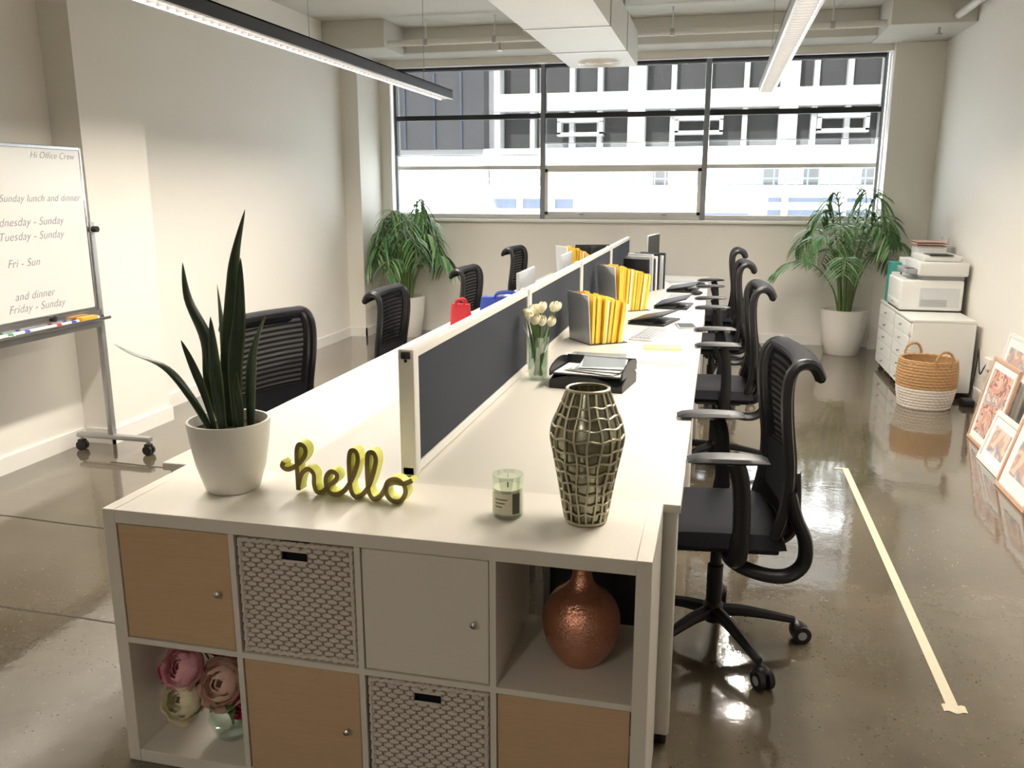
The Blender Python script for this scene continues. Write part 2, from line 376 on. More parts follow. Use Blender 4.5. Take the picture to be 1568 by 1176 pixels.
for x in (-2.9,-2.2,-.5,.9): 
    m.cyl((x,8.5,3.03),(x,8.5,CH+.01),.007,PIPE,8);m.lathe([(.036,-.02),(.036,.02)],GREYM,12,M=Matrix.Translation((x,8.5,3.03))@Matrix.Rotation(R(90),4,'Y'))
m.tube(catmull([(1.80,8.5,3.03),(1.86,8.3,3.03),(1.88,7.5,3.04),(1.88,0,3.06)],5),.03,PIPE,12)
for x,y in((-2.15,8.5),(1.78,8.5)): m.cyl((x,y,3.03),(x,y,2.93),.012,CHROME,8);m.cyl((x,y,2.93),(x,y,2.925),.03,CHROME,10)
m.finish('sprinkler_pipe')
def pendant(x,y0,y1,housing,en):
    m=MB();w=.058;z=2.40
    m.box(x-w,x-w+.007,y0,y1,z,z+.075,housing);m.box(x+w-.007,x+w,y0,y1,z,z+.075,housing)
    m.box(x-w,x+w,y0,y1,z+.067,z+.075,housing);m.box(x-w,x+w,y1,y1+.006,z,z+.075,housing);m.box(x-w,x+w,y0-.006,y0,z,z+.075,housing)
    m.box(x-w-.003,x-w+.010,y0,y1,z-.004,z+.002,SILV);m.box(x+w-.010,x+w+.003,y0,y1,z-.004,z+.002,SILV)
    yy=y0+.02
    while yy<y1: m.box(x-w+.008,x+w-.008,yy,yy+.002,z+.002,z+.018,LOUV);yy+=.07
    for yy in (y0+.5,(y0+y1)/2,y1-.6): m.cyl((x,yy,z+.07),(x,yy,CH+.01),.0025,GREYM,6);m.cyl((x,yy,CH-.03),(x,yy,CH+.01),.03,TRIM,12)
    m.finish('linear_pendant_light')
    l=bpy.data.lights.new('pendant_lamp','AREA');l.shape='RECTANGLE';l.size=.098;l.size_y=y1-y0-.02;l.energy=en;l.color=(1,.91,.79)
    o=bpy.data.objects.new('pendant_lamp',l);o.location=(x,(y0+y1)/2,z+.022);sc.collection.objects.link(o)
pendant(-2.43,2.3,7.65,DARKM,262);pendant(.335,2.3,7.8,SILV,245);pendant(-1.0,-1.9,-.5,DARKM,42)  # third pendant is unseen, added behind the camera to light the shelf front

# ---------------------------------------------------------------- shelf
SX0,SX1,SY0,SY1,SZ=-1.576,-.105,1.84,2.23,.77
T=.038;t=.016;cw=(SX1-SX0-2*T-3*t)/4;chh=(SZ-2*T-t)/2
m=MB()
m.box(SX0,SX0+T,SY0,SY1,0,SZ,SHELFW,.0015,1);m.box(SX1-T,SX1,SY0,SY1,0,SZ,SHELFW,.0015,1)
m.box(SX0+T,SX1-T,SY0,SY1,SZ-T,SZ,SHELFW,.0015,1);m.box(SX0+T,SX1-T,SY0,SY1,0,T,SHELFW,.0015,1)
cx=[SX0+T+i*(cw+t) for i in range(4)];cz=[T,T+chh+t]
for i in range(1,4): m.box(cx[i]-t,cx[i],SY0+.001,SY1,T,SZ-T,SHELFW)
for i in range(4): m.box(cx[i],cx[i]+cw,SY0+.001,SY1,cz[1]-t,cz[1],SHELFW)
def door(i,j,mt,right=True):
    x0,x1=cx[i]+.003,cx[i]+cw-.003;z0,z1=cz[j]+.003,cz[j]+chh-.003
    m.box(x0,x1,SY0+.004,SY0+.02,z0,z1,mt,.0015,1)
    xk=x1-.035 if right else x0+.035; zk=(z0+z1)/2
    m.lathe([(0.0001,0),(.004,0),(.004,.010),(.008,.013),(.009,.019),(.006,.022),(0.0001,.023)],CHROME,14,M=Matrix.Translation((xk,SY0+.004,zk))@Matrix.Rotation(R(90),4,'X'))
door(0,1,OAK);door(2,1,SHELFW);door(1,0,OAK);door(3,0,OAK)
m.finish('cube_shelf_unit')

# woven baskets
def shelf_basket():
    m=MB();w,hh=cw-.012,chh-.012
    rows,cols=24,20
    def disp(u,v):
        r=v*rows;ri=int(r) if v<1 else rows-1;fr=r-ri
        return .0085*(max(0,math.sin(math.pi*fr))**.6)*(.22+.78*(.5+.5*math.cos(math.pi*cols*u+(ri%2)*math.pi)))
    def fn(u,v): return Vector((-w/2+w*u,-disp(u,v),hh*v))
    m.grid(fn,160,168,WICKW,skip=lambda u,v:.385<u<.615 and .84<v<.93,alt=lambda u,v:disp(u,v)<.0024,mt2=WICKD)
    m.box(-w/2,w/2,.001,.006,0,.80*hh,WICKW);m.box(-w/2,-.13*w,.001,.006,.8*hh,hh,WICKW);m.box(.13*w,w/2,.001,.006,.8*hh,hh,WICKW)
    m.box(-w*.13,w*.13,.02,.03,.76*hh,.98*hh,DARK)  # near-black panel stands in for the shade inside the handle hole
    m.box(-w/2,-w/2+.006,.0,.33,0,hh,WICKW);m.box(w/2-.006,w/2,.0,.33,0,hh,WICKW);m.box(-w/2,w/2,.33,.336,0,hh,WICKW);m.box(-w/2,w/2,0,.33,0,.006,WICKW)
    for z in (.006,hh-.006):
        pts=[(-w/2+w*i/60,-.004+.002*math.sin(i*1.5),z+.002*math.cos(i*1.5)) for i in range(61)]
        m.tube(pts,.0058,WICKW,6)
    for x in (-w/2+.005,w/2-.005):
        m.tube([(x+.0015*math.cos(i*1.5),-.004,hh*i/50) for i in range(51)],.005,WICKW,6)
    z0,z1,x0=.84*hh,.93*hh,.115*w
    m.tube([(-x0,-.006,z0),(x0,-.006,z0),(x0,-.006,z1),(-x0,-.006,z1)],.004,WICKW,6,closed=True)
    return m
b=shelf_basket().finish('wicker_storage_basket',(cx[1]+cw/2,SY0+.014,cz[1]+.003))
inst(b,(cx[2]+cw/2,SY0+.014,cz[0]+.003))

# copper vase
m=MB()
pr=[(0.0001,0),(.045,0),(.06,.01),(.088,.05),(.101,.10),(.098,.145),(.075,.185),(.042,.212),(.028,.235),(.024,.275),(.026,.300),(.022,.300),(.020,.26)]
pp=[Vector((r,0,z)) for r,z in pr];pp=catmull(pp,4)
m.lathe([(max(p.x,.0001),p.z) for p in pp],COPPER,48)
m.finish('copper_vase',(cx[3]+.185,2.02,cz[1]+.001))
m=MB();m.box(-.44,-.12,2.33,2.55,.30,.68,BLACKP,.008);m.box(-.42,-.14,2.326,2.33,.33,.65,DARKM,.001)
m.box(-.46,-.44,2.35,2.53,.28,.70,GREYM);m.box(-.12,-.10,2.35,2.53,.28,.70,GREYM);m.box(-.46,-.10,2.35,2.53,.28,.30,GREYM)
m.box(-.40,-.36,2.40,2.44,.0,.28,GREYM);m.box(-.20,-.16,2.40,2.44,.0,.28,GREYM)
m.finish('computer_tower')

# ---------------------------------------------------------------- flowers
def peony(m,c,Rr,mt,tilt=(0,0,1)):
    ax=Vector(tilt).normalized();q=Vector((0,0,1)).rotation_difference(ax).to_matrix().to_4x4()
    for L,(n,rr,pm) in enumerate([(4,.34,160),(5,.50,150),(6,.68,138),(7,.85,120),(7,1.0,98)]):
        for k in range(n):
            a0=2*math.pi*(k+.5*(L%2))/n+random.uniform(-.2,.2);wid=2*math.pi/n*.8;rj=rr*random.uniform(.93,1.06)*Rr;pj=pm+random.uniform(-10,8)
            ph0=random.random()*6
            def fn(u,v):
                ph=R(12+(pj-12)*v);uu=(u-.5)*2
                al=a0+uu*wid*(.55+.45*math.sin(math.pi*min(v,.75)))
                ph-=R(16)*(uu*uu)*v
                r=rj*(1+.10*v*v+.05*math.sin(uu*5+ph0)*v*v)
                return q@Vector((r*math.sin(ph)*math.cos(al),r*math.sin(ph)*math.sin(al),-r*math.cos(ph)*.9))+Vector(c)
            m.grid(fn,7,6,mt)
def leafblade(m,p0,p1,w,mt,bend=(0,0,.02),n=6):
    p0=Vector(p0);p1=Vector(p1);d=p1-p0;side=d.cross(Vector((0,0,1)))
    if side.length<1e-4: side=Vector((1,0,0))
    side.normalize();B_=Vector(bend);vs=[];fs=[]
    for i in range(n+1):
        t=i/n;c=p0+d*t+B_*4*t*(1-t);ww=w*math.sin(math.pi*(t*.9+.08))
        vs+=[c-side*ww,c+Vector((0,0,-.15*ww)),c+side*ww]
    for i in range(n):
        a=i*3;fs+=[(a,a+1,a+4,a+3),(a+1,a+2,a+5,a+4)]
    m.add(vs,fs,mt)
m=MB();c0=Vector((cx[0]+.172,1.97,cz[0]))
vz=c0+Vector((.05,.0,0))
m.lathe([(.0001,.004),(.045,.004),(.055,.02),(.07,.06),(.06,.10),(.045,.13),(.055,.155),(.05,.155),(.04,.13),(.055,.10),(.064,.06),(.05,.022),(.0001,.012)],GLASS,24,tuple(vz))
fl=[((-.112,-.035,.215),.046,PKD,(-.5,-.6,.5)),((-.052,-.07,.245),.060,PKL,(-.2,-.8,.45)),((-.055,-.075,.145),.064,CRM,(-.15,-.9,.35)),((.066,-.06,.203),.068,PKP,(.05,-.9,.4)),((.107,-.03,.138),.046,PKD,(.4,-.8,.3)),((.01,.02,.280),.036,PKD,(0,-.5,.8)),((.102,.03,.268),.042,PKP,(.3,-.5,.7)),((-.10,.06,.278),.038,PKD,(-.3,-.2,.8)),((.012,-.03,.155),.045,PKD,(.0,-.7,.5)),((.0,.08,.24),.05,PKL,(0,0,1)),((-.12,.0,.14),.036,PKP,(-.5,-.6,.3))]
for p,r,mt,tl in fl:
    c=c0+Vector(p);peony(m,c,r,mt,tl)
    m.tube([vz+Vector((0,0,.03)),vz+Vector((p[0]*.15,p[1]*.15,.13)),c],.003,STEM,6)
for a in range(12):
    an=a*.52;p=vz+Vector((.03*math.cos(an),.03*math.sin(an),.14));e=p+Vector((.09*math.cos(an),.07*math.sin(an),random.uniform(-.05,.08)));e.x=min(max(e.x,cx[0]+.02),cx[0]+cw-.02);leafblade(m,p,e,.018,LEAF)
for v in m.v:
    v.x=min(max(v.x,cx[0]+.004),cx[0]+cw-.004);v.z=min(v.z,cz[0]+chh-.006)
m.finish('peony_bouquet_in_vase',fixn=False)

# ---------------------------------------------------------------- desks
def desk():
    m=MB();L=1.62;W=.80;tz=.765
    m.box(.004,W-.0,.002,L-.002,tz-.025,tz,WHITE,.002,1)
    m.box(.06,W-.06,.03,.07,tz-.075,tz-.026,POWD);m.box(.06,W-.06,L-.07,L-.03,tz-.075,tz-.026,POWD);m.box(W-.13,W-.09,.07,L-.07,tz-.07,tz-.03,POWD);m.box(.06,.1,.07,L-.07,tz-.07,tz-.03,POWD)
    for x in (.03,W-.055):
        for y in (.025,L-.075):
            m.box(x,x+.048,y,y+.05,.03,tz-.026,POWD,.01,3);m.cyl((x+.024,y+.025,0),(x+.024,y+.025,.03),.018,BLACKP,12)
    return m
D0=2.235;DL=1.62
dk=desk().finish('office_desk',(-.858,D0,0))
for i in range(1,4): inst(dk,(-.858,D0+i*DL,0))
for i in range(4): inst(dk,(-.872,D0+(i+1)*DL,0),(0,0,math.pi))
m=MB();pz0,pz1=.775,1.15;px=-.865
for i in range(4):
    y0=2.29+i*1.60;y1=y0+1.60
    m.box(px-.011,px+.011,y0+.045,y1-.01,pz0+.02,pz1-.025,NAVY,.003,1)
    m.box(px-.018,px+.018,y0,y1,pz1-.028,pz1,POWD,.003,1);m.box(px-.018,px+.018,y0,y1,pz0-.008,pz0+.02,POWD,.002,1)
    m.box(px-.025,px+.025,y0,y0+.045,pz0-.008,pz1+.004,POWD,.005,2)
    m.box(px-.0185,px+.0185,y0+.045,y0+.058,pz0,pz1-.02,GREYM)
    m.box(px-.018,px+.018,y1-.012,y1,pz0,pz1,POWD)
m.box(px-.018,px+.018,8.66,8.69,pz0-.008,pz1,POWD)
m.lathe([(.0001,0),(.005,0),(.005,.002),(.0001,.003)],BLACKP,12,M=Matrix.Translation((px,2.29,pz1-.03))@Matrix.Rotation(R(90),4,'X'))
m.finish('desk_partition_screen')

# ---------------------------------------------------------------- chairs
def chair(az=.782):
    m=MB()
    m.lathe([(.0001,.085),(.03,.085),(.038,.10),(.036,.15),(.028,.16),(.028,.30),(.02,.305),(.02,.41),(.0001,.41)],BLACKP,20)
    for k in range(5):
        a=R(-83+72*k);d=Vector((math.cos(a),math.sin(a),0));s=Vector((-d.y,d.x,0))
        pts=[d*.02+Vector((0,0,.125)),d*.10+Vector((0,0,.122)),d*.20+Vector((0,0,.105)),d*.295+Vector((0,0,.085))]
        m.tube(catmull(pts,4),[.026-.012*i/12 for i in range(13)],BLACKP,8,flat=1.0,up=(0,0,1))
        c=d*.31
        m.sph(c+Vector((0,0,.052)),.030,BLACKP,12,(1,1,.9))
        cc=c+d*.012
        for sg in(-1,1):
            m.cyl(cc+s*(sg*.008)+Vector((0,0,.033)),cc+s*(sg*.027)+Vector((0,0,.033)),.033,BLACKP,18)
            m.cyl(cc+s*(sg*.0272)+Vector((0,0,.033)),cc+s*(sg*.0285)+Vector((0,0,.033)),.016,GREYP,12)
    m.box(-.09,.09,-.14,.12,.395,.435,BLACKP,.012,3)
    m.box(-.20,.20,-.18,.18,.43,.45,BLACKP,.01,2)
    def seat(u,v,top):
        x=(u-.5)*2;y=(v-.5)*2
        X=.245*x*(1-.06*y*y*(1 if y>0 else .5));Y=.02+.225*y*(1-.05*x*x)
        edge=(1-abs(x)**6)*(1-abs(y)**6)
        zt=.467+.060*edge**.35 -.012*(1-x*x)*(1-y*y)-.02*max(0,y)**3
        zb=.467-.022*edge**.4
        return Vector((X,Y,zt if top else zb))
    m.grid(lambda u,v:seat(u,v,True),20,20,BLACKF);m.grid(lambda u,v:seat(u,v,False),20,20,BLACKF)
    prof=[(-.205,.500),(-.222,.58),(-.228,.68),(-.222,.76),(-.208,.84),(-.196,.92),(-.190,.99),(-.194,1.04),(-.212,1.072),(-.242,1.080),(-.270,1.062),(-.285,1.03)]
    pc=catmull([Vector((0,y,z)) for y,z in prof],3);N=len(pc)-1
    def back(u,v,off=0):
        i=min(int(v*N+.0001),N-1);f=v*N-i;p=pc[i].lerp(pc[i+1],f)
        tn=(pc[min(i+1,N)]-pc[i]).normalized();nn=Vector((0,tn.z,-tn.y))
        x=(u-.5)*2;hw=.210+.034*math.sin(math.pi*min(1,v*1.15))
        hw*=1-.07*max(0,v-.8)/.2
        return Vector((hw*x,p.y+.050*x*x*(1-.6*v),p.z))+nn*off
    m.grid(lambda u,v:back(u,v*.80),14,26,CMESH)
    m.grid(lambda u,v:back(u,.72+v*.28,.015),14,12,BLACKF);m.grid(lambda u,v:back(u,.72+v*.28,-.015),14,12,BLACKF)
    m.grid(lambda u,v:back(u,v*.24,.010),14,10,BLACKF);m.grid(lambda u,v:back(u,v*.24,-.012),14,10,BLACKF)
    m.tube([back(i/20,1.0,0) for i in range(21)],.015,BLACKF,8)
    m.tube([back(i/20,.72,0) for i in range(21)],.015,BLACKF,8)
    for u in (0.0,1.0): m.tube([back(u,i/30) for i in range(31)],.018,BLACKP,8)
    for u in (.06,.94): m.tube([back(u,i/30*.95,-.004) for i in range(31)],.017,BLACKP,6)
    m.tube([back(i/20,0) for i in range(21)],.015,BLACKP,8)
    m.tube([back(i/20,.24,-.004) for i in range(21)],.012,BLACKP,8,flat=.5)
    m.tube(catmull([(0,-.10,.41),(0,-.20,.405),(0,-.255,.45),(0,-.258,.56),(0,-.25,.66)],5),.02,BLACKP,8,flat=1.3)
    for sx in(-1,1):
        x=.20*sx
        m.tube(catmull([(x*.5,-.02,.415),(x,-.04,.40),(x*1.1,-.12,.375),(x*1.12,-.20,.375),(x*1.12,-.250,.42),(x*1.12,-.250,.50),(x*1.12,-.215,.58),(x*1.12,-.190,.66)],5),[.021]*36,BLACKP,10,flat=1.4)
        xa=.265*sx
        m.tube(catmull([(x*.6,-.02,.42),(x*1.15,-.03,.42),(xa,-.035,.46),(xa*1.03,-.04,.56),(xa*1.04,-.03,az-.08),(xa*1.04,-.01,az-.012)],5),[.024]*14+[.021]*12,BLACKP,10,flat=1.35)
        def pad(u,v,top):
            a=(u-.5)*2;b=(v-.5)*2
            e=((1-abs(a)**4)*(1-abs(b)**4))**.4
            return Vector((xa*1.04+.045*a*(1-.15*b*b),.015+.125*b,az+(.013 if top else -.010)*e-.006*max(0,b)**2))
        m.grid(lambda u,v:pad(u,v,True),10,14,BLACKP);m.grid(lambda u,v:pad(u,v,False),10,14,BLACKP)
    return m
cb=chair().finish('office_chair',(.055,2.91,0),(0,0,R(96)))
inst(cb,(.04,4.98,0),(0,0,R(92)));inst(cb,(.0,6.55,0),(0,0,R(92)));inst(cb,(-.02,7.95,0),(0,0,R(90)))
cl=chair(.660).finish('office_chair',(-1.74,3.34,0),(0,0,R(-106)));cl.scale=(1,1,.985)
inst(cl,(-1.66,4.66,0),(0,0,R(-88)),scale=(1,1,.96));inst(cl,(-1.60,6.1,0),(0,0,R(-90)),scale=(1,1,.96));inst(cl,(-1.62,7.75,0),(0,0,R(-92)))

# ---------------------------------------------------------------- snake plant
def snake():
    m=MB();H=.205
    m.lathe([(.0001,0),(.068,0),(.076,.006),(.095,.07),(.108,.14),(.115,.20),(.114,H),(.107,H),(.104,.17),(.0001,.165)],POT,48)
    m.lathe([(.0001,.178),(.104,.175)],SOIL,30)
    def lf(pts,w,tw=0.0,tr=.9):
        C=catmull([Vector(p) for p in pts],6);n=len(C)-1;vs=[]
        for i in range(n+1):
            t=i/n;c=C[i]
            a=tw+t*tr;s=Vector((math.cos(a),math.sin(a),0))
            ww=min(w,w*(.50+1.0*t))*max(0,(1-t**2.6))+.0006
            nn=Vector((-s.y,s.x,0))
            for k in(-1,-.8,0,.8,1): vs.append(c+s*ww*k-nn*(ww*.35*(1-k*k)))
        o=len(m.v)
        for i in range(n):
            for k in range(4):
                a=i*5+k
                m.f.append([o+a,o+a+1,o+a+6,o+a+5]);m.m.append(m.mi(SNAKEE if k in(0,3) else SNAKE))
        m.v+=[m.M@p for p in vs]
    z=.165
    lf([(-.01,.02,z),(-.01,.03,.35),(.03,.02,.55),(.045,.02,.66),(.085,.02,.785)],.025,.2)
    lf([(.035,-.01,z),(.045,-.02,.35),(.075,-.03,.50),(.092,-.03,.66)],.026,.0,.3)
    lf([(-.02,.01,z),(-.055,.01,.30),(-.06,.02,.42),(-.11,.02,.54),(-.118,.02,.64)],.022,.3)
    lf([(-.03,-.02,z),(-.05,-.03,.28),(-.075,-.04,.37),(-.095,-.05,.435)],.016,-.3)
    lf([(-.04,-.02,z),(-.085,-.04,.27),(-.15,-.05,.355),(-.25,-.06,.395),(-.305,-.06,.42)],.017,.9)
    lf([(.05,.03,z),(.06,.03,.30),(.07,.04,.40),(.112,.05,.505)],.018,.5)
    lf([(-.01,.03,z),(-.02,.04,.38),(-.035,.05,.58)],.020,.9)
    lf([(.06,-.04,z),(.075,-.06,.24),(.07,-.06,.31),(.08,-.07,.36)],.014,-.2)
    lf([(.0,-.03,z),(-.01,-.03,.34),(-.012,-.03,.50)],.020,.1)
    return m
snake().finish('snake_plant_in_pot',(-1.318,2.07,SZ),fixn=False)

# ---------------------------------------------------------------- hello sign
def hello():
    m=MB()
    P=[(-.55,1.35),(-.62,1.12),(-.40,1.0),(-.05,1.25),(.28,1.75),(.30,2.15),(.10,2.28),(-.02,1.95),(-.04,1.1),(-.04,.06),(-.02,.3),(.12,.85),(.38,1.12),(.58,.9),(.58,.4),(.66,.06),(.88,.08),(1.15,.42),(1.42,.75),(1.45,1.02),(1.25,1.12),(1.06,.85),(1.04,.4),(1.2,.06),(1.5,.06),(1.8,.4),(2.1,1.1),(2.26,1.8),(2.2,2.2),(2.02,2.2),(1.94,1.8),(1.93,1.0),(1.97,.3),(2.12,.03),(2.36,.15),(2.62,.6),(2.82,1.3),(2.92,1.9),(2.84,2.22),(2.66,2.18),(2.6,1.8),(2.59,1.0),(2.63,.3),(2.8,.03),(3.02,.18),(3.2,.55),(3.35,.95),(3.65,1.08),(3.9,.85),(3.94,.45),(3.75,.07),(3.45,.05),(3.26,.35),(3.3,.75),(3.55,.92),(3.9,.92),(4.2,1.12)]
    C=catmull([Vector((x*.083,0,y*.060+.012)) for x,y in P],7)
    w=.0068;d=.034;n=len(C);vs=[];fF=[];fS=[]
    for i,p in enumerate(C):
        t=(C[min(i+1,n-1)]-C[max(i-1,0)]).normalized();nn=Vector((-t.z,0,t.x))
        a=p+nn*w;b=p-nn*w
        vs+=[a,b,b+Vector((0,d,0)),a+Vector((0,d,0))]
    for i in range(n-1):
        o=i*4;q=o+4
        fF.append((o,o+1,q+1,q));fS+=[(o+1,o+2,q+2,q+1),(o+2,o+3,q+3,q+2),(o+3,o,q,q+3)]
    fS+=[(0,1,2,3),(n*4-4,n*4-3,n*4-2,n*4-1)]
    m.add(vs,fF,BRASS);m.add(vs,fS,YEL)
    return m
hello().finish('hello_sign',(-1.112,2.072,SZ-.005),(0,0,R(-4)),fixn=False,ang=50)

# ---------------------------------------------------------------- candle
m=MB()
m.lathe([(.0001,0),(.036,0),(.041,.004),(.0415,.115),(.0385,.115),(.038,.012),(.0001,.010)],GLASS,36)
m.lathe([(.0001,.0105),(.0375,.0125),(.0375,.080),(.0001,.078)],WAX,32)
m.cyl((0,0,.078),(0,0,.092),.0015,BLACKP,6)
m.grid(lambda u,v:Vector((.0420*math.cos(R(-145+85*u)),.0420*math.sin(R(-145+85*u)),.018+.055*v)),14,1,mat('label_cream',(.75,.72,.55),.6,var=.1,vscale=90))
m.grid(lambda u,v:Vector((.0422*math.cos(R(-60+30*u)),.0422*math.sin(R(-60+30*u)),.018+.055*v)),6,1,LABEL)
for k,zz in enumerate((.056,.046,.036)):
    m.grid(lambda u,v:Vector((.0424*math.cos(R(-125+(48-10*k)*u)),.0424*math.sin(R(-125+(48-10*k)*u)),zz+.003*v)),6,1,LABEL)
m.finish('jar_candle',(-.499,2.045,SZ),fixn=False)

# ---------------------------------------------------------------- lattice vase
m=MB()
pr=[(.052,.004),(.058,.03),(.066,.08),(.075,.13),(.083,.17),(.0915,.215),(.093,.235),(.088,.262),(.072,.30),(.058,.335),(.052,.352)]
pc=catmull([Vector((r,0,z)) for r,z in pr],4)
prof=[(p.x,p.z) for p in pc]
m.lathe([(.0001,.006)]+[(max(r-.004,.001),z) for r,z in prof],SMOKE,48)
NM=18
for k in range(NM):
    a=2*math.pi*k/NM
    m.tube([(r*math.cos(a+.04*math.sin(z*40+k*2)),r*math.sin(a+.04*math.sin(z*40+k*2)),z) for r,z in prof],.0030,CHAMP,6)
def rr(z):
    for i in range(len(prof)-1):
        if prof[i][1]<=z<=prof[i+1][1]:
            f=(z-prof[i][1])/(prof[i+1][1]-prof[i][1]);return prof[i][0]*(1-f)+prof[i+1][0]*f
    return prof[-1][0]
for z in (.006,.034,.062,.09,.118,.146,.174,.202,.235,.262,.288,.314,.350):
    r=rr(z);wv=.003 if .01<z<.34 else 0
    m.tube([(r*math.cos(a),r*math.sin(a),z+wv*math.sin(a*9+z*60)) for a in [2*math.pi*i/54 for i in range(54)]],.0031 if wv else .0042,CHAMP,6,closed=True,up=(0,0,1))
m.lathe([(.0001,.0),(.052,.0),(.054,.006)],CHAMP,36)
m.finish('lattice_vase',(-.295,2.06,SZ+.001),fixn=False)

# ---------------------------------------------------------------- tulips
m=MB()
m.lathe([(.0001,0),(.040,0),(.044,.01),(.045,.10),(.050,.20),(.047,.20),(.042,.10),(.040,.014),(.0001,.012)],GLASS,28)
for k in range(17):
    a=k*2.4;rd=.012+.055*((k*0.37)%1);tx=Vector((rd*1.2*math.cos(a),rd*1.2*math.sin(a),.255+.07*((k*.61)%1)))
    base=Vector((-.02*math.cos(a),-.02*math.sin(a),.02))
    m.tube(catmull([base,Vector((tx.x*.3,tx.y*.3,.17)),tx],4),.0028,STEM,6)
    dv=(tx-Vector((tx.x*.3,tx.y*.3,.17))).normalized();q=Vector((0,0,1)).rotation_difference(dv).to_matrix().to_4x4()
    for L in range(2):
        for j in range(3):
            a0=j*2.094+L*1.047
            def fn(u,v):
                uu=(u-.5)*2;prof_r=.020*math.sin(math.pi*(.12+.70*v))**.8*(1-.05*L)
                al=a0+uu*.75*math.sin(math.pi*(.15+.8*v))
                return q@Vector((prof_r*math.cos(al),prof_r*math.sin(al),.045*v))+tx-dv*.004
            m.grid(fn,4,6,TUL)
for a in range(8):
    an=a*.8;p=Vector((.01*math.cos(an),.01*math.sin(an),.04));leafblade(m,p,Vector((.07*math.cos(an),.07*math.sin(an),.20+.05*(a%3))),.010,LEAF2)
m.finish('tulips_in_glass_vase',(-.76,3.70,.765),fixn=False)

# ---------------------------------------------------------------- desk items
DZ=.765
m=MB()
for lv in range(2):
    z=.0+lv*.055
    m.box(-.16,.16,-.12,.12,z+.004,z+.007,BLACKP)
    for sx in(-1,1):
        x=sx*.16
        vs=[];n=12
        for i in range(n+1):
            u=i/n;hg=.012+.048*math.sin(math.pi*(u*.8+.05))**.6
            for xx in(x-.003,x+.003): vs+=[(xx,-.135+.26*u,z),(xx,-.135+.26*u,z+hg)]
        fs=[]
        for i in range(n):
            o=i*4;p=o+4
            fs+=[(o,o+1,p+1,p),(o+2,p+2,p+3,o+3),(o+1,o+3,p+3,p+1),(o,p,p+2,o+2)]
        fs+=[(0,2,3,1),(n*4,n*4+1,n*4+3,n*4+2)]
        m.add(vs,fs,BLACKP)
    m.box(-.16,.16,.117,.123,z,z+.05,BLACKP)
    m.box(-.15,.15,-.11,.11,z+.008,z+.012,PAPER)
m.grid(lambda u,v:Vector((-.16+.32*u,-.137,(.012+.050*abs(math.sin(math.pi*(u*1.0+.08)))**.5)*v)),20,2,BLACKP)
for k in range(6):
    m.box(-.10+k*.01,.14,-.10+k*.01,.16,.066+k*.006,.068+k*.006,PLAST if k%2 else PAPER,M=Matrix.Rotation(R(k*5-12),4,'Z')@Matrix.Rotation(R(2*k-4),4,'X'))
m.finish('letter_tray',(-.50,3.66,DZ),(0,0,R(-8)))
m=MB()
for k in range(8): m.box(-.12,.12,-.14,.14,.001+k*.005,.004+k*.005,[PAPER,PLAST,SILV][k%3],M=Matrix.Rotation(R(random.uniform(-14,14)),4,'Z')@Matrix.Rotation(R(random.uniform(-1,1)),4,'Y'))
m.finish('paper_stack',(-.58,4.05,DZ+.003))
def files(name,loc,rz,n,h,tilt):
    m=MB()
    m.box(-.13,.13,-.006,0,0,h,SILV,.002,1,M=Matrix.Rotation(R(4),4,'X'))
    for k in range(n):
        M=Matrix.Translation((random.uniform(-.01,.01),.010+k*.020,0.004))@Matrix.Rotation(R(-1-tilt*k/n+random.uniform(-.6,.6)),4,'X')@Matrix.Rotation(R(random.uniform(-2,2)),4,'Z')
        hh=h*(1-.22*k/n)*random.uniform(.95,1.0)
        m.box(-.12,.12,0,.003,.0,hh,YPAPER if k%4 else YPAPER2,M=M);m.box(-.116,.117,.003,.018,.0,hh-.008,[YPAPER,YPAPER,YPAPER2,YPAPER,PAPER][k%5],M=M)
        m.box(.03-.1*(k%3)*.7,.09-.1*(k%3)*.7,0,.003,hh,hh+.010,YPAPER,M=M)
    m.box(-.135,.135,-.01,.03+n*.020,0,.003,BLACKP,.001,1)
    return m.finish(name,(loc[0],loc[1],loc[2]+.001),(0,0,R(rz)))
files('file_sorter',(-.725,4.72,DZ),-54,10,.28,8)
files('file_sorter',(-.735,6.06,DZ),-54,12,.32,8)
files('file_sorter',(-1.22,7.0,DZ),-58,10,.39,6)
m=MB()
for k in range(9):
    m.box(-.12,.12,k*.035,k*.035+.026,.0,.27+.02*(k%3),[BLACKP,GREYP,SILV,NAVY,PAPER][k%5],.002,1)
m.finish('ring_binders',(-.66,7.28,DZ+.001),(0,0,R(-25)))
def monitor(name,loc,rz,w=.5,back=SILV):
    m=MB()
    m.box(-w/2,w/2,-.02,.0,.11,.11+w*.62,back,.006,2);m.box(-w/2+.012,w/2-.012,-.0215,-.0195,.125,.10+w*.62,BLACKP)
    m.box(-.03,.03,.0,.03,.02,.30,back,.006,2);m.lathe([(.0001,0),(.10,0),(.10,.008),(.03,.014),(.0001,.014)],back,28,(0,.01,0))
    m.box(-.03,.03,.0,.012,.0,.12,back,.003,1)
    return m.finish(name,loc,(0,0,R(rz)))
monitor('computer_monitor',(-.60,8.25,DZ),82,.52)
monitor('computer_monitor',(-1.05,4.80,DZ),-89,.46)
monitor('computer_monitor',(-1.05,6.15,DZ),-89,.46)
monitor('computer_monitor',(-1.18,8.35,DZ),-160,.34,BLACKP)
